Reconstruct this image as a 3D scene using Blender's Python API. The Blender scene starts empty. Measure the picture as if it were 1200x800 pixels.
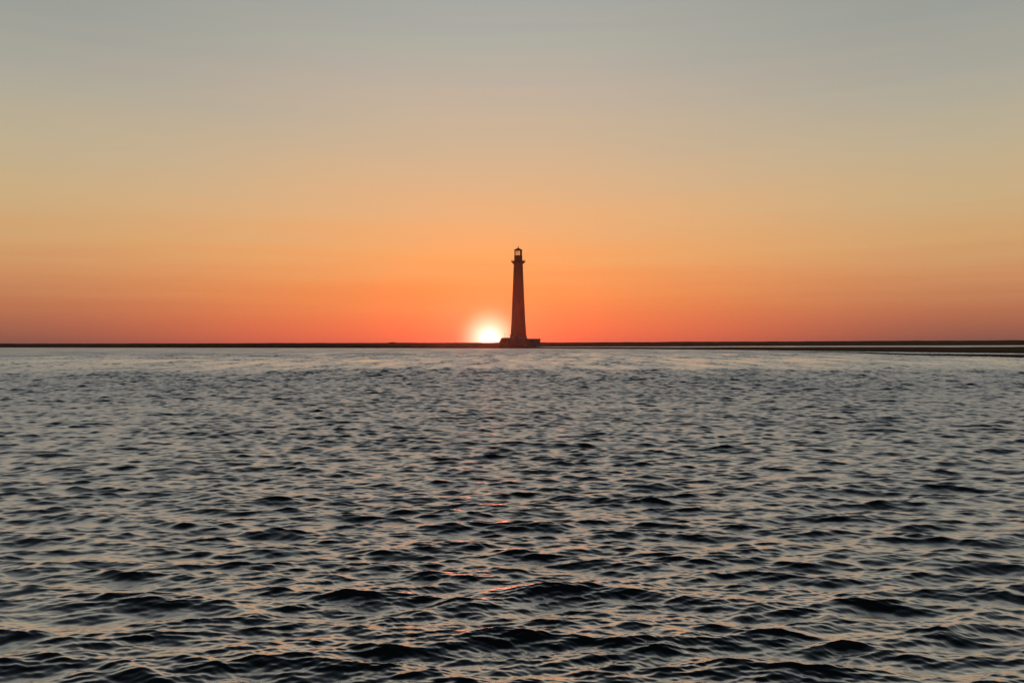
import bpy, bmesh, math, random
import numpy as np
from mathutils import Vector, Matrix, Euler, noise

random.seed(7)
SC = bpy.context.scene
COL = SC.collection
R = math.radians

# ------------------------------------------------------------------ camera
F = 950.0                      # focal length in pixels of a 1200 px wide frame
H = 1.7                         # eye height above the water
HOR = 402.3                     # picture row of the true horizon (of 800)
cam_d = bpy.data.cameras.new('camera')
cam = bpy.data.objects.new('camera', cam_d)
COL.objects.link(cam)
cam_d.sensor_width = 36.0
cam_d.lens = 36.0 * F / 1200.0
cam_d.clip_start = 0.05
cam_d.clip_end = 20000.0
cam.location = (0, 0, H)
pitch = math.atan((HOR - 400.0) / F)
ROLL = R(0.10)
M = Matrix.Rotation(R(90) + pitch, 4, 'X') @ Matrix.Rotation(-ROLL, 4, 'Z')
cam.rotation_euler = M.to_euler()
SC.camera = cam
M3 = M.to_3x3()


def ray(px, py):
    return M3 @ Vector(((px - 600.0) / F, (400.0 - py) / F, -1.0))


def at(px, py, Y):
    """the point seen at that picture position at depth Y"""
    d = ray(px, py)
    return Vector((0, 0, H)) + d * (Y / d.y)


def on_water(px, py, z=0.0):
    d = ray(px, py)
    return Vector((0, 0, H)) + d * ((z - H) / d.z)


# ------------------------------------------------------------------ helpers
def tag(o, label=None, cat=None, group=None, kind=None):
    for k, v in (('label', label), ('category', cat), ('group', group), ('kind', kind)):
        if v:
            o[k] = v
    return o


def empty(name, loc):
    o = bpy.data.objects.new(name, None)
    o.empty_display_size = 0.5
    o.location = loc
    COL.objects.link(o)
    return o


def build(name, bm, mat, parent=None, smooth=False):
    me = bpy.data.meshes.new(name)
    bmesh.ops.recalc_face_normals(bm, faces=bm.faces[:])
    bm.to_mesh(me)
    bm.free()
    me.materials.append(mat)
    if smooth:
        for p in me.polygons:
            p.use_smooth = True
    o = bpy.data.objects.new(name, me)
    COL.objects.link(o)
    if parent:
        o.parent = parent
    return o


def lathe(bm, prof, n=48, z0=0.0, a0=0.0, c=(0, 0)):
    rings = []
    for (r, z) in prof:
        if r < 1e-6:
            rings.append([bm.verts.new((c[0], c[1], z + z0))])
        else:
            rings.append([bm.verts.new((c[0] + r * math.cos(a0 + 2 * math.pi * i / n),
                                        c[1] + r * math.sin(a0 + 2 * math.pi * i / n), z + z0)) for i in range(n)])
    for a, b in zip(rings, rings[1:]):
        for i in range(n):
            j = (i + 1) % n
            if len(a) == 1 and len(b) == 1:
                continue
            if len(a) == 1:
                bm.faces.new((a[0], b[i], b[j]))
            elif len(b) == 1:
                bm.faces.new((a[i], a[j], b[0]))
            else:
                bm.faces.new((a[i], a[j], b[j], b[i]))
    return rings


def cap(bm, ring):
    if len(ring) > 2:
        bm.faces.new(ring)


def solid_lathe(bm, prof, **k):
    rr = lathe(bm, prof, **k)
    cap(bm, rr[0])
    cap(bm, rr[-1])


def bar(bm, p, q, r, n=8):
    p, q = Vector(p), Vector(q)
    d = (q - p).normalized()
    u = d.orthogonal().normalized()
    v = d.cross(u)
    A = [bm.verts.new(p + (u * math.cos(2 * math.pi * i / n) + v * math.sin(2 * math.pi * i / n)) * r) for i in range(n)]
    B = [bm.verts.new(q + (u * math.cos(2 * math.pi * i / n) + v * math.sin(2 * math.pi * i / n)) * r) for i in range(n)]
    for i in range(n):
        j = (i + 1) % n
        bm.faces.new((A[i], A[j], B[j], B[i]))
    bm.faces.new(A)
    bm.faces.new(B)


def box(bm, lo, hi, mat=None):
    vs = [bm.verts.new((x, y, z)) for z in (lo[2], hi[2]) for y in (lo[1], hi[1]) for x in (lo[0], hi[0])]
    if mat is not None:
        for v in vs:
            v.co = mat @ v.co
    for f in ((0, 1, 3, 2), (4, 5, 7, 6), (0, 1, 5, 4), (2, 3, 7, 6), (0, 2, 6, 4), (1, 3, 7, 5)):
        bm.faces.new([vs[i] for i in f])
    return vs


def ring_torus(bm, R0, z, r, n=48, m=8, c=(0, 0)):
    vs = [[bm.verts.new((c[0] + (R0 + r * math.cos(2 * math.pi * j / m)) * math.cos(2 * math.pi * i / n),
                         c[1] + (R0 + r * math.cos(2 * math.pi * j / m)) * math.sin(2 * math.pi * i / n),
                         z + r * math.sin(2 * math.pi * j / m))) for j in range(m)] for i in range(n)]
    for i in range(n):
        for j in range(m):
            bm.faces.new((vs[i][j], vs[(i + 1) % n][j], vs[(i + 1) % n][(j + 1) % m], vs[i][(j + 1) % m]))


# ------------------------------------------------------------------ materials
def new_mat(name):
    m = bpy.data.materials.new(name)
    m.use_nodes = True
    nt = m.node_tree
    return m, nt, nt.nodes['Principled BSDF']


def noisy(name, c1, c2, scale, rough=0.9, spec=0.2, bump=0.0, metallic=0.0, stretch=None):
    m, nt, p = new_mat(name)
    tc = nt.nodes.new('ShaderNodeTexCoord')
    nz = nt.nodes.new('ShaderNodeTexNoise')
    nz.inputs['Scale'].default_value = scale
    nz.inputs['Detail'].default_value = 6
    src = tc.outputs['Object']
    if stretch:
        mp = nt.nodes.new('ShaderNodeMapping')
        mp.inputs['Scale'].default_value = stretch
        nt.links.new(src, mp.inputs['Vector'])
        src = mp.outputs['Vector']
    nt.links.new(src, nz.inputs['Vector'])
    rp = nt.nodes.new('ShaderNodeValToRGB')
    rp.color_ramp.elements[0].position = 0.32
    rp.color_ramp.elements[1].position = 0.68
    rp.color_ramp.elements[0].color = (*c1, 1)
    rp.color_ramp.elements[1].color = (*c2, 1)
    nt.links.new(nz.outputs['Fac'], rp.inputs['Fac'])
    nt.links.new(rp.outputs['Color'], p.inputs['Base Color'])
    p.inputs['Roughness'].default_value = rough
    p.inputs['Specular IOR Level'].default_value = spec
    p.inputs['Metallic'].default_value = metallic
    if bump:
        b = nt.nodes.new('ShaderNodeBump')
        b.inputs['Strength'].default_value = 0.6
        b.inputs['Distance'].default_value = bump
        nt.links.new(nz.outputs['Fac'], b.inputs['Height'])
        nt.links.new(b.outputs['Normal'], p.inputs['Normal'])
    return m


def brick_mat():
    """weathered red-brown brick with the remains of broad dark bands"""
    m, nt, p = new_mat('weathered_brick')
    tc = nt.nodes.new('ShaderNodeTexCoord')
    sep = nt.nodes.new('ShaderNodeSeparateXYZ')
    nt.links.new(tc.outputs['Object'], sep.inputs[0])
    at2 = nt.nodes.new('ShaderNodeMath'); at2.operation = 'ARCTAN2'
    nt.links.new(sep.outputs['Y'], at2.inputs[0]); nt.links.new(sep.outputs['X'], at2.inputs[1])
    mu = nt.nodes.new('ShaderNodeMath'); mu.operation = 'MULTIPLY'; mu.inputs[1].default_value = 3.2
    nt.links.new(at2.outputs[0], mu.inputs[0])
    cmb = nt.nodes.new('ShaderNodeCombineXYZ')
    nt.links.new(mu.outputs[0], cmb.inputs['X']); nt.links.new(sep.outputs['Z'], cmb.inputs['Y'])
    br = nt.nodes.new('ShaderNodeTexBrick')
    br.inputs['Scale'].default_value = 2.4
    br.inputs['Color1'].default_value = (0.30, 0.095, 0.055, 1)
    br.inputs['Color2'].default_value = (0.21, 0.062, 0.042, 1)
    br.inputs['Mortar'].default_value = (0.19, 0.12, 0.095, 1)
    br.inputs['Mortar Size'].default_value = 0.02
    nt.links.new(cmb.outputs[0], br.inputs['Vector'])
    nz = nt.nodes.new('ShaderNodeTexNoise'); nz.inputs['Scale'].default_value = 0.35; nz.inputs['Detail'].default_value = 7
    mp = nt.nodes.new('ShaderNodeMapping'); mp.inputs['Scale'].default_value = (1, 1, 0.3)
    nt.links.new(tc.outputs['Object'], mp.inputs['Vector']); nt.links.new(mp.outputs[0], nz.inputs['Vector'])
    rp = nt.nodes.new('ShaderNodeValToRGB')
    rp.color_ramp.elements[0].position = 0.35; rp.color_ramp.elements[0].color = (0.75, 0.72, 0.72, 1)
    rp.color_ramp.elements[1].position = 0.7; rp.color_ramp.elements[1].color = (1, 1, 1, 1)
    nt.links.new(nz.outputs['Fac'], rp.inputs['Fac'])
    mx = nt.nodes.new('ShaderNodeMix'); mx.data_type = 'RGBA'; mx.blend_type = 'MULTIPLY'
    mx.inputs[0].default_value = 1.0
    nt.links.new(br.outputs['Color'], mx.inputs[6]); nt.links.new(rp.outputs['Color'], mx.inputs[7])
    nt.links.new(mx.outputs[2], p.inputs['Base Color'])
    p.inputs['Roughness'].default_value = 0.92
    p.inputs['Specular IOR Level'].default_value = 0.15
    b = nt.nodes.new('ShaderNodeBump'); b.inputs['Strength'].default_value = 0.5; b.inputs['Distance'].default_value = 0.02
    nt.links.new(br.outputs['Fac'], b.inputs['Height']); b.invert = True
    nt.links.new(b.outputs['Normal'], p.inputs['Normal'])
    return m


MAT = {
    'brick': brick_mat(),
    'iron': noisy('rusted_iron', (0.035, 0.018, 0.014), (0.11, 0.04, 0.022), 3.0, 0.75, 0.3, 0.004),
    'iron_dark': noisy('black_painted_iron', (0.02, 0.015, 0.014), (0.05, 0.025, 0.02), 2.0, 0.6, 0.4),
    'concrete': noisy('stained_concrete', (0.10, 0.075, 0.065), (0.22, 0.16, 0.14), 0.6, 0.95, 0.2, 0.02),
    'stone': noisy('dark_wet_stone', (0.05, 0.035, 0.03), (0.14, 0.09, 0.075), 0.9, 0.85, 0.25, 0.05),
    'sand': noisy('dark_wet_sand', (0.010, 0.007, 0.006), (0.022, 0.016, 0.013), 0.25, 1.0, 0.05, 0.02),
    'scrub': noisy('far_scrub_and_dune', (0.008, 0.006, 0.005), (0.022, 0.014, 0.011), 0.06, 1.0, 0.05, 0.2),
    'wood': noisy('weathered_timber', (0.03, 0.02, 0.016), (0.09, 0.06, 0.045), 2.0, 0.9, 0.2, 0.01),
    'void': noisy('dark_window_opening', (0.008, 0.006, 0.006), (0.02, 0.014, 0.012), 2.0, 0.8, 0.2),
}


def glass_mat():
    m = bpy.data.materials.new('lantern_glass')
    m.use_nodes = True
    nt = m.node_tree
    nt.nodes.clear()
    out = nt.nodes.new('ShaderNodeOutputMaterial')
    tr = nt.nodes.new('ShaderNodeBsdfTransparent'); tr.inputs[0].default_value = (0.93, 0.94, 0.92, 1)
    gl = nt.nodes.new('ShaderNodeBsdfGlossy'); gl.inputs['Roughness'].default_value = 0.05
    fr = nt.nodes.new('ShaderNodeFresnel'); fr.inputs['IOR'].default_value = 1.45
    mx = nt.nodes.new('ShaderNodeMixShader')
    nt.links.new(fr.outputs[0], mx.inputs[0]); nt.links.new(tr.outputs[0], mx.inputs[1]); nt.links.new(gl.outputs[0], mx.inputs[2])
    nt.links.new(mx.outputs[0], out.inputs[0])
    return m


MAT['glass'] = glass_mat()

# ------------------------------------------------------------------ sky and sun
SUN_D = ray(573.5, 397.0).normalized()
sun_az = math.atan2(SUN_D.x, SUN_D.y)
sun_el = math.asin(SUN_D.z)


def lin(c):
    return tuple(((v / 255.0) / 12.92 if v / 255.0 <= 0.04045 else ((v / 255.0 + 0.055) / 1.055) ** 2.4) for v in c)


world = bpy.data.worlds.new('World')
SC.world = world
world.use_nodes = True
wt = world.node_tree
wt.nodes.clear()
N = wt.nodes.new
L = wt.links.new


def math_node(op, a, b=None, c=None, clamp=False):
    n = N('ShaderNodeMath'); n.operation = op; n.use_clamp = clamp
    for i, v in enumerate((a, b, c)):
        if v is None:
            continue
        if isinstance(v, (int, float)):
            n.inputs[i].default_value = v
        else:
            L(v, n.inputs[i])
    return n.outputs[0]


def ramp(fac, stops):
    n = N('ShaderNodeValToRGB')
    cr = n.color_ramp
    cr.interpolation = 'LINEAR'
    while len(cr.elements) < len(stops):
        cr.elements.new(0.5)
    for e, (p, c) in zip(cr.elements, stops):
        e.position = p
        e.color = (*c, 1)
    L(fac, n.inputs['Fac'])
    return n.outputs['Color']


def mixc(fac, a, b, blend='MIX'):
    n = N('ShaderNodeMix'); n.data_type = 'RGBA'; n.blend_type = blend
    if isinstance(fac, (int, float)):
        n.inputs[0].default_value = fac
    else:
        L(fac, n.inputs[0])
    for i, v in ((6, a), (7, b)):
        if isinstance(v, tuple):
            n.inputs[i].default_value = (*v, 1)
        else:
            L(v, n.inputs[i])
    return n.outputs[2]


def smooth(v, lo, hi, a=0.0, b=1.0):
    n = N('ShaderNodeMapRange'); n.interpolation_type = 'SMOOTHSTEP'
    L(v, n.inputs['Value'])
    for k, x in (('From Min', lo), ('From Max', hi), ('To Min', a), ('To Max', b)):
        n.inputs[k].default_value = x
    return n.outputs['Result']


tc = N('ShaderNodeTexCoord')
sp = N('ShaderNodeSeparateXYZ')
L(tc.outputs['Generated'], sp.inputs[0])
X, Y, Z = sp.outputs
# faint high streaks: bend the height a little with a wide, flat noise
mpn = N('ShaderNodeMapping'); mpn.inputs['Scale'].default_value = (3.0, 3.0, 70.0)
L(tc.outputs['Generated'], mpn.inputs['Vector'])
nzs = N('ShaderNodeTexNoise'); nzs.inputs['Scale'].default_value = 1.0; nzs.inputs['Detail'].default_value = 4.0
L(mpn.outputs[0], nzs.inputs['Vector'])
wob = math_node('MULTIPLY', math_node('SUBTRACT', nzs.outputs['Fac'], 0.5), 0.045)
Zw = math_node('ADD', Z, math_node('MULTIPLY', wob, smooth(Z, 0.0, 0.09)))
fac = math_node('DIVIDE', Zw, 1.0, clamp=True)


def el_of(y, u=0.0):
    v = (HOR - y) / F
    return max(0.0, v / math.sqrt(1 + v * v + u * u))


CENTRE = [(402, (232, 102, 80)), (396, (246, 110, 76)), (388, (252, 117, 74)), (378, (253, 125, 76)), (348, (254, 147, 79)), (300, (249, 169, 102)), (258, (238, 177, 122)),
          (208, (222, 180, 138)), (158, (206, 180, 150)), (100, (193, 177, 160)), (58, (180, 175, 162)), (0, (166, 168, 163))]
EDGE = [(402, (126, 82, 76)), (398, (136, 87, 76)), (390, (152, 93, 76)), (375, (172, 104, 79)), (358, (187, 117, 82)), (318, (206, 144, 98)), (278, (210, 163, 112)),
        (218, (203, 174, 132)), (158, (190, 175, 146)), (88, (174, 169, 154)), (40, (164, 163, 153)), (0, (156, 159, 152))]
up_c = [(0.46, lin((161, 156, 148))), (0.66, lin((76, 86, 94))), (1.0, lin((36, 45, 54)))]
up_e = [(0.48, lin((151, 148, 141))), (0.66, lin((72, 82, 90))), (1.0, lin((36, 45, 54)))]
col_c = ramp(fac, [(el_of(y), lin(c)) for y, c in CENTRE] + up_c)
col_e = ramp(fac, [(el_of(y, 585.0 / F), lin(c)) for y, c in EDGE] + up_e)
az = math_node('ARCTAN2', X, Y)
daz = math_node('ABSOLUTE', math_node('SUBTRACT', az, sun_az))
w_edge = smooth(daz, R(1.0), R(33.5))
front = mixc(w_edge, col_c, col_e)
# the western half of the sky: Nishita twilight plus a dusky mauve band
sky = N('ShaderNodeTexSky'); sky.sky_type = 'NISHITA'
sky.sun_disc = False
sky.sun_elevation = sun_el
sky.sun_rotation = sun_az
sky.altitude = 0
sky.air_density = 1.4
sky.dust_density = 3.0
sky.ozone_density = 1.5
nish = N('ShaderNodeVectorMath'); nish.operation = 'SCALE'; nish.inputs['Scale'].default_value = 0.12
L(sky.outputs[0], nish.inputs[0])
west = ramp(fac, [(0.0, lin((92, 84, 98))), (0.12, lin((116, 100, 110))), (0.3, lin((110, 112, 126))), (1.0, lin((36, 45, 54)))])
west2 = mixc(0.25, west, nish.outputs[0])
w_west = smooth(daz, R(50.0), R(115.0))
sky_col = mixc(w_west, front, west2)
# aureole round the rising sun
dv = N('ShaderNodeVectorMath'); dv.operation = 'DISTANCE'
L(tc.outputs['Generated'], dv.inputs[0]); dv.inputs[1].default_value = SUN_D
th = dv.outputs['Value']


def gauss(width):
    q = math_node('DIVIDE', th, width)
    return math_node('EXPONENT', math_node('MULTIPLY', math_node('MULTIPLY', q, q), -1.0))


def add_scaled(base, colr, amount):
    n = N('ShaderNodeVectorMath'); n.operation = 'SCALE'
    n.inputs[0].default_value = colr
    L(amount, n.inputs['Scale'])
    a = N('ShaderNodeVectorMath'); a.operation = 'ADD'
    L(base, a.inputs[0]); L(n.outputs[0], a.inputs[1])
    return a.outputs[0]


c1 = add_scaled(sky_col, (0.16, 0.01, 0.0), gauss(0.085 * 1200.0 / F))
q4 = math_node('POWER', math_node('DIVIDE', th, 0.0228 * 1200.0 / F), 3.0)
halo = math_node('EXPONENT', math_node('MULTIPLY', q4, -1.0))
c2 = add_scaled(c1, (0.45, 0.58, 0.36), halo)
c3 = add_scaled(c2, (0.7, 0.65, 0.7), gauss(0.0125 * 1200.0 / F))
disc = smooth(th, 0.0055 * 1200 / F, 0.0105 * 1200 / F, 1.0, 0.0)
c4 = add_scaled(c3, (0.9, 0.7, 0.5), disc)
bg = N('ShaderNodeBackground')
L(c4, bg.inputs['Color'])
bg.inputs['Strength'].default_value = 1.0
wo = N('ShaderNodeOutputWorld')
L(bg.outputs[0], wo.inputs[0])

sun_l = bpy.data.lights.new('sun', 'SUN')
sun_l.energy = 0.32
sun_l.angle = R(2.5)
sun_l.color = (1.0, 0.11, 0.05)
sun = bpy.data.objects.new('sun', sun_l)
sun.rotation_euler = (-SUN_D).to_track_quat('-Z', 'Y').to_euler()
COL.objects.link(sun)


# ------------------------------------------------------------------ water
def water_material():
    """dark body under a clear gloss whose strength follows the angle of view on each wave"""
    m = bpy.data.materials.new('sea_water')
    m.use_nodes = True
    nt = m.node_tree
    nt.nodes.clear()
    new, link = nt.nodes.new, nt.links.new
    out = new('ShaderNodeOutputMaterial')
    body = new('ShaderNodeBsdfDiffuse'); body.inputs['Color'].default_value = (0.006, 0.011, 0.012, 1)
    gl = new('ShaderNodeBsdfGlossy'); gl.inputs['Color'].default_value = (1, 1, 1, 1)
    mix = new('ShaderNodeMixShader')
    link(body.outputs[0], mix.inputs[1]); link(gl.outputs[0], mix.inputs[2]); link(mix.outputs[0], out.inputs[0])
    # fine ripples that ride on the waves
    g = new('ShaderNodeNewGeometry')
    mp = new('ShaderNodeMapping'); mp.inputs['Scale'].default_value = (4.5, 11.0, 8.0)
    link(g.outputs['Position'], mp.inputs['Vector'])
    nz = new('ShaderNodeTexNoise'); nz.inputs['Scale'].default_value = 1.0
    nz.inputs['Detail'].default_value = 3.0
    link(mp.outputs[0], nz.inputs['Vector'])
    sub = new('ShaderNodeVectorMath'); sub.operation = 'SUBTRACT'
    link(nz.outputs['Color'], sub.inputs[0]); sub.inputs[1].default_value = (0.5, 0.5, 0.5)
    mul = new('ShaderNodeVectorMath'); mul.operation = 'MULTIPLY'
    link(sub.outputs[0], mul.inputs[0]); mul.inputs[1].default_value = (0.7, 1.0, 0.0)
    att = new('ShaderNodeAttribute'); att.attribute_name = 'wave_roughness'
    link(att.outputs['Fac'], gl.inputs['Roughness'])
    m1 = new('ShaderNodeMath'); m1.operation = 'MULTIPLY'
    link(att.outputs['Fac'], m1.inputs[0]); link(att.outputs['Fac'], m1.inputs[1])
    m2 = new('ShaderNodeMath'); m2.operation = 'MULTIPLY_ADD'
    link(m1.outputs[0], m2.inputs[0]); m2.inputs[1].default_value = 6.0; m2.inputs[2].default_value = 0.09
    sc = new('ShaderNodeVectorMath'); sc.operation = 'SCALE'
    link(mul.outputs[0], sc.inputs[0]); link(m2.outputs[0], sc.inputs['Scale'])
    add = new('ShaderNodeVectorMath'); add.operation = 'ADD'
    link(g.outputs['Normal'], add.inputs[0]); link(sc.outputs[0], add.inputs[1])
    nrm = new('ShaderNodeVectorMath'); nrm.operation = 'NORMALIZE'
    link(add.outputs[0], nrm.inputs[0])
    link(nrm.outputs[0], gl.inputs['Normal'])
    lw = new('ShaderNodeLayerWeight'); lw.inputs['Blend'].default_value = 0.5
    link(nrm.outputs[0], lw.inputs['Normal'])
    pw = new('ShaderNodeMapRange'); pw.interpolation_type = 'SMOOTHSTEP'
    link(lw.outputs['Facing'], pw.inputs['Value'])
    pw.inputs['From Min'].default_value = 0.24; pw.inputs['From Max'].default_value = 0.98
    fr = new('ShaderNodeMath'); fr.operation = 'MULTIPLY_ADD'
    link(pw.outputs[0], fr.inputs[0]); fr.inputs[1].default_value = 0.95; fr.inputs[2].default_value = 0.02
    link(fr.outputs[0], mix.inputs[0])
    return m


def vnoise(x, y, seed):
    """smooth value noise on arrays"""
    rs = np.random.RandomState(seed)
    T = rs.rand(256, 256).astype(np.float32)
    xi = np.floor(x).astype(np.int32); yi = np.floor(y).astype(np.int32)
    fx = x - xi; fy = y - yi
    fx = fx * fx * (3 - 2 * fx); fy = fy * fy * (3 - 2 * fy)
    a = T[xi & 255, yi & 255]; b = T[(xi + 1) & 255, yi & 255]
    c = T[xi & 255, (yi + 1) & 255]; d = T[(xi + 1) & 255, (yi + 1) & 255]
    return (a * (1 - fx) + b * fx) * (1 - fy) + (c * (1 - fx) + d * fx) * fy


def make_water():
    rs = np.random.RandomState(11)
    # radial rows: dense near by, constant 0.16 m steps in the middle, growing far out
    rr = [2.6]
    while rr[-1] < 1150.0:
        r = rr[-1]
        if r < 55:
            d = max(0.0018 * r, 0.0078)
        elif r < 120:
            d = 0.10
        elif r < 520:
            d = 0.10 + (r - 120) * 0.002
        else:
            d = 0.9 + (r - 520) * 0.02
        rr.append(r + d)
    rr = np.array(rr, np.float32)
    drr = np.gradient(rr).astype(np.float32)
    fine = np.arange(-R(47), R(47), 0.00140)
    side = []
    a = R(47); st = 0.0018
    while a < math.pi - 0.02:
        side.append(a); a += st; st = min(st * 1.16, 0.08)
    th_ = np.concatenate([-np.array(side[::-1]), fine, np.array(side)]).astype(np.float32)
    dth = np.gradient(th_).astype(np.float32)
    nr, nt_ = len(rr), len(th_)
    Xg = rr[:, None] * np.sin(th_)[None, :]
    Yg = rr[:, None] * np.cos(th_)[None, :]
    # lateral step limits waves too
    lat = rr[:, None] * dth[None, :]
    # gusts and shelter: calmer behind the sandbars, patchy elsewhere
    gust = 0.66 + 0.32 * vnoise(Xg / 9.0 + 40, Yg / 16.0 + 40, 3) + 0.22 * vnoise(Xg / 2.6, Yg / 3.1, 4) + 0.34 * vnoise(Xg / 60.0 + 9, Yg / 45.0, 5)
    edge = Yg + 26.0 * (vnoise(Xg / 30.0 + 5, Yg / 22.0, 8) - 0.5)
    t1 = np.clip((edge - 42.0) / 14.0, 0, 1); t2 = np.clip((edge - 80.0) / 50.0, 0, 1)
    calm = 1.0 - 0.36 * t1 * t1 * (3 - 2 * t1) + 0.20 * t2
    amp = (gust * calm).astype(np.float32)

    Zg = np.zeros_like(Xg); DX = np.zeros_like(Xg); DY = np.zeros_like(Xg)
    miss = np.zeros_like(Xg)
    # two wave fields: short steep chop close in, longer chop on the open water further out
    outw = np.clip((Yg - 22.0) / 50.0, 0, 1).astype(np.float32)
    outw = outw * outw * (3 - 2 * outw)

    def field(NC, l0, l1, peak, rms, expo, spr, weight):
        lam = np.exp(np.linspace(math.log(l0), math.log(l1), NC) + rs.uniform(-0.5, 0.5, NC) * (math.log(l0 / l1) / NC))
        e = np.where(lam > peak, np.exp(-(np.log(lam / peak) / 0.5) ** 2), (lam / peak) ** expo)
        e = e / e.sum() * rms ** 2
        slope = np.sqrt(2 * e)
        ang = rs.normal(0, 1, NC) * np.where(lam > peak * 0.6, R(spr), R(spr * 1.1))
        ang += np.where(rs.rand(NC) < 0.5, R(12), -R(14))
        k = 2 * math.pi / lam
        kx = k * np.sin(ang); ky = -k * np.cos(ang)
        ph = rs.uniform(0, 2 * math.pi, NC)
        for i in range(NC):
            # fade a wave out where the mesh can no longer carry it
            limr = 2 * math.pi / abs(ky[i]) / 3.0
            limc = 2 * math.pi / max(abs(kx[i]), 1e-3) / 2.6
            rowfade = np.clip((limr - drr) / (0.35 * limr), 0, 1)
            on = rowfade * (weight.max(axis=1) > 0)
            rows = np.nonzero(on > 0)[0]
            if len(rows) == 0:
                continue
            q = slice(rows[0], rows[-1] + 1)
            wgt = rowfade[q, None] * np.clip((limc - lat[q]) / (0.35 * limc), 0, 1) * weight[q]
            miss[q] += np.float32(e[i]) * wgt ** 2
            P = (np.float32(kx[i]) * Xg[q] + np.float32(ky[i]) * Yg[q] + np.float32(ph[i]))
            s = np.sin(P); c = np.cos(P)
            wgt = wgt * np.float32(slope[i] / k[i])
            Zg[q] += wgt * c
            ch = min(1.0, 0.35 + lam[i] / 0.45)
            DX[q] -= wgt * s * np.float32(ch * kx[i] / k[i])
            DY[q] -= wgt * s * np.float32(ch * ky[i] / k[i])

    RMS = 0.245
    field(230, 2.2, 0.030, 0.50, RMS, -0.08, 18, np.sqrt(1 - outw))
    field(160, 2.4, 0.18, 0.55, 0.285, 0.05, 19, np.sqrt(outw))
    amp = amp * (1 + outw * (0.9 * (vnoise(Xg / 0.9 + 3, Yg / 6.0, 21) - 0.5) + 0.5 * (vnoise(Xg / 3.5 + 3, Yg / 12.0, 22) - 0.5)))
    CH = 0.85
    Zg *= amp
    Zg += 2.5 * Zg * Zg
    Xg = Xg + DX * amp * CH; Yg = Yg + DY * amp * CH
    # slopes too small for the mesh become surface roughness
    var = np.maximum((RMS + 0.04 * outw) ** 2 - miss, 0) * amp ** 2
    rip = np.sqrt(np.sqrt(2 * 0.32 * var) + 0.004)
    co = np.stack([Xg, Yg, Zg], -1).reshape(-1, 3).astype(np.float32)
    me = bpy.data.meshes.new('water')
    nv = nr * nt_
    idx = np.arange(nv, dtype=np.int32).reshape(nr, nt_)
    q = np.stack([idx[:-1, :-1], idx[:-1, 1:], idx[1:, 1:], idx[1:, :-1]], -1)[:, :, ::-1].reshape(-1, 4)
    # close the circle behind
    ring = np.stack([idx[:-1, -1], idx[:-1, 0], idx[1:, 0], idx[1:, -1]], -1)[:, ::-1]
    q = np.concatenate([q, ring], 0)
    # the disc under the camera
    nq = len(q)
    tot = nq * 4 + nt_
    me.vertices.add(nv)
    me.vertices.foreach_set('co', co.ravel())
    me.loops.add(tot)
    loops = np.concatenate([q.ravel(), idx[0][::-1]]).astype(np.int32)
    me.loops.foreach_set('vertex_index', loops)
    me.polygons.add(nq + 1)
    st = np.concatenate([np.arange(nq, dtype=np.int32) * 4, np.array([nq * 4], np.int32)])
    me.polygons.foreach_set('loop_start', st)
    me.polygons.foreach_set('use_smooth', np.ones(nq + 1, bool))
    me.update(calc_edges=True)
    at_ = me.attributes.new('wave_roughness', 'FLOAT', 'POINT')
    at_.data.foreach_set('value', rip.astype(np.float32).ravel())
    me.materials.append(water_material())
    o = bpy.data.objects.new('water', me)
    COL.objects.link(o)
    o['kind'] = 'structure'
    print('water verts', nv)
    return o


make_water()


# ------------------------------------------------------------------ sandbars and the far shore
def strip(name, front, back, height, mat, nu=500, nv=10, seed=0, rough=0.1, sink=-0.25, pw=0.6):
    """a low bank between two waterlines: front/back are lists of world points, height(t) its crest"""
    bm = bmesh.new()

    def along(pts, t):
        f = t * (len(pts) - 1)
        i = min(int(f), len(pts) - 2)
        return pts[i].lerp(pts[i + 1], f - i)
    grid = []
    for i in range(nu + 1):
        t = i / nu
        a, b = along(front, t), along(back, t)
        row = []
        for j in range(nv + 1):
            v = (j / nv) ** 2.2
            p = a.lerp(b, v)
            prof = min(1.0, math.sin(math.pi * v) * 3.0) ** pw if 0 < v < 1 else 0.0
            nn = noise.fractal(Vector((p.x * 0.05 + seed, p.y * 0.03, 0.0)), 1.0, 2.0, 5)
            wob = noise.noise(Vector((p.x * 0.08, seed + 4.0, 0)))
            h = height(t) * prof * (1 + rough * nn)
            z = sink + (h - sink) * min(1.0, prof * 1.5) if prof > 0 else sink
            row.append(bm.verts.new((p.x, p.y + wob * 0.8 * (1 - v), z)))
        grid.append(row)
    for i in range(nu):
        for j in range(nv):
            bm.faces.new((grid[i][j], grid[i + 1][j], grid[i + 1][j + 1], grid[i][j + 1]))
    o = build(name, bm, mat, smooth=True)
    o['kind'] = 'structure'
    return o


def interp(pts, x):
    for (x0, y0), (x1, y1) in zip(pts, pts[1:]):
        if x <= x1:
            t = (x - x0) / (x1 - x0)
            return y0 + (y1 - y0) * max(0.0, t)
    return pts[-1][1]


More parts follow.
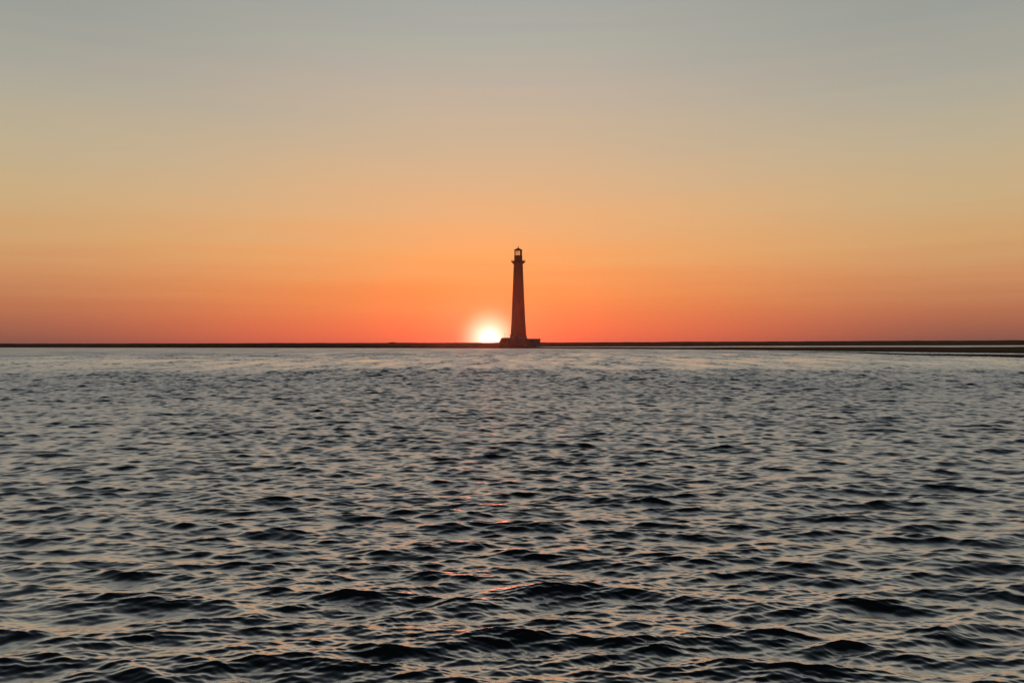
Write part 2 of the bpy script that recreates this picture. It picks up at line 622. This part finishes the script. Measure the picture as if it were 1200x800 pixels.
# near sandbar: its waterline towards the camera runs in from the far left to the near right
FRONT = [(-160, 406.6), (0, 407.2), (300, 407.5), (573, 408.0), (640, 408.3), (760, 409.0), (900, 410.7), (1000, 412.0), (1100, 413.4), (1200, 414.6), (1280, 415.4)]
BACK = [(-160, 405.0), (0, 405.4), (300, 405.9), (573, 406.9), (640, 407.1), (760, 407.4), (900, 407.2), (1000, 407.1), (1100, 407.1), (1200, 407.0), (1280, 407.0)]
xs = [-160 + 1440 * i / 120 for i in range(121)]
front = [on_water(x, interp(FRONT, x)) for x in xs]
back = [on_water(x, interp(BACK, x)) for x in xs]
strip('sandbar', front, back, lambda t: interp([(-160, 1.5), (300, 1.45), (420, 1.2), (520, 0.55), (573, 0.3), (800, 0.2), (1280, 0.36)], -160 + 1440 * t), MAT['sand'], nu=700, nv=18, seed=3.1, rough=0.3)

# the thin tongue of sand in front of it on the right
FR2 = [(900, 412.1), (985, 413.0), (1060, 416.1), (1130, 417.4), (1200, 419.4), (1280, 420.8)]
BK2 = [(900, 411.9), (985, 412.5), (1060, 414.9), (1130, 415.5), (1200, 415.8), (1280, 416.2)]
xs2 = [900 + 380 * i / 60 for i in range(61)]
front2 = [on_water(x, interp(FR2, x)) for x in xs2]
back2 = [on_water(x, interp(BK2, x)) for x in xs2]
strip('sandbar', front2, back2, lambda t: 0.10 + 0.05 * t, MAT['sand'], nu=400, nv=8, seed=8.7, rough=0.5, sink=-0.12)


def far_shore():
    """the barrier island along the horizon: a long low rise with scrub on its crest"""
    bm = bmesh.new()
    TOP = [(-500, 403.6), (0, 402.5), (200, 402.2), (400, 401.7), (600, 401.3), (760, 400.7), (900, 400.0), (1050, 399.2), (1200, 398.7), (1700, 398.2)]
    rows = []
    n = 1500
    for i in range(n + 1):
        px = -500 + 2200 * i / n
        yc = 0.633 * F
        top = at(px, interp(TOP, px), yc)
        nn = noise.fractal(Vector((px * 0.05, 1.3, 0)), 0.9, 2.1, 6)
        bump = 0.0
        for (bx, bw, bh) in ((460, 4, 0.45), (1187, 14, 0.2), (800, 30, 0.2)):
            bump += bh * math.exp(-((px - bx) / bw) ** 2)
        z = max(0.6, top.z + nn * 0.15 + bump)
        fy = on_water(px, interp([(-500, 406.6), (560, 406.3), (640, 406.1), (800, 405.8), (900, 405.3), (1200, 404.5), (1700, 404.0)], px)).y - yc
        prof = [(fy - 6, -0.3), (fy, 0.12), (fy + 6, 0.3), (fy * 0.5, 0.55 * z), (0, z), (30, z * 0.97), (120, 0.55 * z), (260, -0.4)]
        c = []
        for (dy, zz) in prof:
            xx = top.x * (yc + dy) / yc
            c.append(bm.verts.new((xx, yc + dy, zz + (0.05 * noise.noise(Vector((px * 0.3, dy, 0))) if zz > 0.2 and dy != 0 else 0))))
        rows.append(c)
    for a, b in zip(rows, rows[1:]):
        for j in range(len(a) - 1):
            bm.faces.new((a[j], b[j], b[j + 1], a[j + 1]))
    o = build('shore', bm, MAT['scrub'], smooth=True)
    o['kind'] = 'structure'


far_shore()

# ------------------------------------------------------------------ lighthouse
D = 0.43 * F
S = D / F
CX = 607.5
base = at(CX, 406.0, D)
axis_x = base.x
LH = empty('lighthouse', (axis_x, D, 0.0))
tag(LH, 'tall tapering brick lighthouse silhouetted against the glowing orange sky beside the sun', 'lighthouse')


def zz(y):
    return at(CX, y, D).z


# shaft
bm = bmesh.new()
prof = [(9.35, 397.5), (9.2, 392), (8.85, 387), (8.4, 380), (7.65, 365), (6.98, 350), (6.35, 335), (5.75, 320), (5.4, 311), (5.45, 309.2), (5.75, 308.8), (5.75, 308.2), (5.2, 307.9)]
fineprof = []
for (a, b) in zip(prof[:8], prof[1:9]):
    for t in range(4):
        u = t / 4
        fineprof.append(((a[0] + (b[0] - a[0]) * u) * S, zz(a[1] + (b[1] - a[1]) * u)))
fineprof += [(r * S, zz(y)) for r, y in prof[8:]]
solid_lathe(bm, fineprof, n=64)
shaft = build('tower', bm, MAT['brick'], LH, smooth=True)

# plinth: stepped octagonal foot
bm = bmesh.new()
solid_lathe(bm, [(11.1 * S, zz(398.0)), (10.9 * S, zz(396.4)), (10.5 * S, zz(393.6)), (10.5 * S, zz(393.0)), (9.6 * S, zz(392.4)), (9.3 * S, zz(391.6))], n=8, a0=math.pi / 8)
build('plinth', bm, MAT['concrete'], LH)

# foundation caisson: a broad flat topped ring of sheet piles, longer towards the right
bm = bmesh.new()
x0, x1 = (592.0 - CX) * S, (633.1 - CX) * S
zt = zz(396.9)
n = 72
outer = []
for i in range(n):
    a = 2 * math.pi * i / n
    ex = 3.2
    c, s = math.cos(a), math.sin(a)
    px = (abs(c) ** (2 / ex)) * (1 if c >= 0 else -1)
    py = (abs(s) ** (2 / ex)) * (1 if s >= 0 else -1)
    corr = 1.0 + 0.006 * (1 if (i // 2) % 2 else -1)
    outer.append(((x0 + x1) / 2 + (x1 - x0) / 2 * px * corr, 8.5 * py * corr))
lo = [bm.verts.new((x, y, -0.6)) for x, y in outer]
mi = [bm.verts.new((x, y, zt - 0.35)) for x, y in outer]
mo = [bm.verts.new((x * 1.012, y * 1.02, zt - 0.35)) for x, y in outer]
to = [bm.verts.new((x * 1.012, y * 1.02, zt)) for x, y in outer]
for A, B in ((lo, mi), (mi, mo), (mo, to)):
    for i in range(n):
        j = (i + 1) % n
        bm.faces.new((A[i], A[j], B[j], B[i]))
bm.faces.new(to)
build('foundation', bm, MAT['concrete'], LH)

# watch room drum under the lantern
bm = bmesh.new()
solid_lathe(bm, [(4.7 * S, zz(307.4)), (4.6 * S, zz(301.2)), (4.95 * S, zz(300.9)), (4.95 * S, zz(300.1)), (4.7 * S, zz(299.9))], n=40)
watch = build('watch_room', bm, MAT['iron_dark'], LH)
bm = bmesh.new()
for i in range(12):
    a = 2 * math.pi * i / 12
    r = 4.66 * S
    m = Matrix.Translation((r * math.cos(a), r * math.sin(a), zz(304.2))) @ Matrix.Rotation(a, 4, 'Z')
    box(bm, (-0.03, -0.09, -1.15), (0.05, 0.09, 1.15), m)
build('panel_rib', bm, MAT['iron'], watch)

# gallery: deck, brackets, railing
bm = bmesh.new()
solid_lathe(bm, [(5.0 * S, zz(307.5)), (8.3 * S, zz(306.9)), (8.4 * S, zz(306.7)), (8.4 * S, zz(306.3)), (4.9 * S, zz(306.2))], n=48)
gal = build('gallery_deck', bm, MAT['iron_dark'], LH)
for i in range(16):
    bm = bmesh.new()
    a = 2 * math.pi * (i + 0.5) / 16
    m = Matrix.Rotation(a, 4, 'Z')
    p = [(5.3 * S, zz(309.8)), (5.3 * S, zz(307.35)), (7.9 * S, zz(307.05)), (7.5 * S, zz(307.6))]
    vs = []
    for dy in (-0.1, 0.1):
        vs.append([bm.verts.new(m @ Vector((r, dy, z))) for r, z in p])
    bm.faces.new(vs[0]); bm.faces.new(vs[1][::-1])
    for j in range(4):
        bm.faces.new((vs[0][j], vs[0][(j + 1) % 4], vs[1][(j + 1) % 4], vs[1][j]))
    build('bracket', bm, MAT['iron'], gal)
bm = bmesh.new()
rz = zz(306.3)
for i in range(24):
    a = 2 * math.pi * i / 24
    x, y = 8.15 * S * math.cos(a), 8.15 * S * math.sin(a)
    bar(bm, (x, y, rz), (x, y, rz + 0.72), 0.03, 6)
for h in (0.36, 0.72):
    ring_torus(bm, 8.15 * S, rz + h, 0.028, 48, 6)
build('railing', bm, MAT['iron'], gal)

# lantern room: slender posts and panes, empty inside
zl0, zl1 = zz(299.95), zz(293.1)
bm = bmesh.new()
rl = 4.45 * S
NL = 10
for i in range(NL):
    a = 2 * math.pi * (i + 0.25) / NL
    bar(bm, (rl * math.cos(a), rl * math.sin(a), zl0), (rl * math.cos(a), rl * math.sin(a), zl1), 0.055, 6)
ring_torus(bm, rl, zl0 + 0.08, 0.10, 40, 6)
ring_torus(bm, rl, zl1 - 0.05, 0.10, 40, 6)
ring_torus(bm, rl, zl0 + (zl1 - zl0) * 0.68, 0.05, 40, 6)
lf = build('lantern_frame', bm, MAT['iron'], LH)
bm = bmesh.new()
for i in range(NL):
    if i in (3, 7):
        continue
    a0 = 2 * math.pi * (i + 0.25) / NL + 0.03
    a1 = 2 * math.pi * (i + 1.25) / NL - 0.03
    vs = []
    for rr_ in (rl - 0.012, rl + 0.012):
        vs += [bm.verts.new((rr_ * math.cos(a), rr_ * math.sin(a), z)) for a, z in ((a0, zl0 + 0.15), (a1, zl0 + 0.15), (a1, zl1 - 0.12), (a0, zl1 - 0.12))]
    for f in ((0, 1, 2, 3), (7, 6, 5, 4), (0, 4, 5, 1), (1, 5, 6, 2), (2, 6, 7, 3), (3, 7, 4, 0)):
        bm.faces.new([vs[k_] for k_ in f])
build('lantern_glazing', bm, MAT['glass'], lf)
# a rusted plate still hanging in the frame on the right, a smaller one on the left
for (aa, w, za, zb) in ((R(-25), 0.55, 297.9, 294.3), (R(18), 0.4, 297.0, 294.6), (R(205), 0.4, 296.3, 294.9)):
    bm = bmesh.new()
    m = Matrix.Rotation(aa, 4, 'Z') @ Matrix.Translation((rl - 0.1, 0, 0))
    box(bm, (-0.03, -w, zz(za)), (0.03, w, zz(zb)), m)
    build('metal_plate', bm, MAT['iron'], lf)
# pedestal of the missing lens
bm = bmesh.new()
solid_lathe(bm, [(0.45, zl0), (0.4, zl0 + 0.25), (0.12, zl0 + 0.3), (0.10, zl0 + 0.75), (0.2, zl0 + 0.8), (0.0, zl0 + 0.82)], n=16)
build('lamp_pedestal', bm, MAT['iron_dark'], LH)

# roof
bm = bmesh.new()
solid_lathe(bm, [(4.45 * S, zz(293.25)), (4.75 * S, zz(293.1)), (4.75 * S, zz(292.6)), (3.6 * S, zz(292.1)), (2.2 * S, zz(291.45)), (1.1 * S, zz(290.85)), (0.7 * S, zz(290.5)), (0.45 * S, zz(290.3))], n=40)
roof = build('roof', bm, MAT['iron_dark'], LH)
bm = bmesh.new()
solid_lathe(bm, [(0.3 * S, zz(290.4)), (0.62 * S, zz(290.0)), (0.62 * S, zz(289.6)), (0.3 * S, zz(289.2)), (0.2 * S, zz(288.9)), (0.05, zz(288.6)), (0.03, zz(287.6)), (0.0, zz(287.5))], n=16)
build('finial', bm, MAT['iron_dark'], roof)


def shaft_r(z):
    for (r0, z0), (r1, z1) in zip(fineprof, fineprof[1:]):
        if z0 <= z <= z1:
            return r0 + (r1 - r0) * (z - z0) / max(1e-6, z1 - z0)
    return fineprof[-1][0]


# landing and door hood on the left of the foot
bm = bmesh.new()
xl = (597.1 - CX) * S
box(bm, (xl, -1.0, zz(392.6)), ((599.2 - CX) * S, 1.0, zz(391.9)))
build('door_hood', bm, MAT['concrete'], LH)

# ------------------------------------------------------------------ rubble mound left of the foot
bm = bmesh.new()
zt2 = zz(395.4)
TOPP = [(583.6, 403.6), (585.0, 401.2), (586.4, 398.6), (587.9, 396.0), (588.6, 395.6), (592, 395.5), (595, 395.5), (598, 395.6)]
rows = []
for (px, py) in TOPP:
    x = (px - CX) * S + axis_x
    zc = at(px, py, D).z
    row = []
    for v in range(9):
        u = v / 8 * 2 - 1
        zf = zc * (1 - max(0, abs(u) - 0.45) / 0.55) - 0.35 * (abs(u) > 0.99)
        row.append(bm.verts.new((x + 0.25 * noise.noise(Vector((px, u * 3, 0))), D + u * 7.0, zf + 0.06 * noise.noise(Vector((px * 0.7, u * 4, 5))))))
    rows.append(row)
for a, b in zip(rows, rows[1:]):
    for j in range(8):
        bm.faces.new((a[j], b[j], b[j + 1], a[j + 1]))
# close the outer faces down to the ground
for row in (rows[0], rows[-1]):
    g = [bm.verts.new((v.co.x, v.co.y, -0.6)) for v in row]
    for j in range(8):
        bm.faces.new((row[j], row[j + 1], g[j + 1], g[j]))
mound = build('stone_mound', bm, MAT['stone'])
tag(mound, 'flat topped mound of dark stone sloping down left of the lighthouse foot', 'stone mound')

# thin marker post on the mound
pz = at(591.6, 395.4, D).z
px_ = at(591.6, 395.4, D).x
bm = bmesh.new()
bar(bm, (0, 0, -0.3), (0, 0, 2.15), 0.055, 8)
bar(bm, (-0.32, 0, 1.85), (0.32, 0, 1.85), 0.045, 6)
po = build('marker_post', bm, MAT['wood'])
po.location = (px_, D, pz)
tag(po, 'thin faint marker post standing on the stone mound in front of the sun glow', 'post')

# little rock at the edge of the tongue of sand on the right
c = on_water(1157.5, 417.6)
bm = bmesh.new()
bmesh.ops.create_icosphere(bm, subdivisions=3, radius=0.2)
for v in bm.verts:
    nn = noise.fractal(v.co * 4.0 + Vector((3, 1, 2)), 1.0, 2.0, 4)
    v.co *= 1 + 0.35 * nn
    v.co.x *= 1.25
    v.co.z *= 0.8
rk = build('rock', bm, MAT['stone'], smooth=True)
rk.location = (c.x, c.y, 0.07)
tag(rk, 'small dark rock at the water edge of the thin sand tongue', 'rock')

# ------------------------------------------------------------------ render settings
# ------------------------------------------------------------------ added haze volume: its red veil on tower and land imitates sun bloom
bm = bmesh.new()
box(bm, (-1250, -1250, -1.5), (1250, 1250, 54.5))
hm = bpy.data.materials.new('haze')
hm.use_nodes = True
hm.node_tree.nodes.clear()
pv = hm.node_tree.nodes.new('ShaderNodeVolumePrincipled')
pv.inputs['Color'].default_value = (0.92, 0.90, 0.88, 1)
pv.inputs['Density'].default_value = 0.00008
pv.inputs['Anisotropy'].default_value = 0.95
ho = hm.node_tree.nodes.new('ShaderNodeOutputMaterial')
hm.node_tree.links.new(pv.outputs[0], ho.inputs['Volume'])
hz = build('haze', bm, hm)
hz['kind'] = 'stuff'

SC.view_settings.view_transform = 'Standard'
SC.view_settings.look = 'None'
SC.view_settings.exposure = 0.0
SC.view_settings.gamma = 1.0
SC.render.engine = 'CYCLES'
SC.cycles.max_bounces = 6
SC.cycles.glossy_bounces = 3
SC.cycles.transparent_max_bounces = 8
SC.cycles.use_denoising = True
SC.cycles.denoiser = 'OPENIMAGEDENOISE'
SC.cycles.denoising_input_passes = 'RGB_ALBEDO_NORMAL'
SC.cycles.sample_clamp_indirect = 4.0
SC.cycles.sample_clamp_direct = 6.0
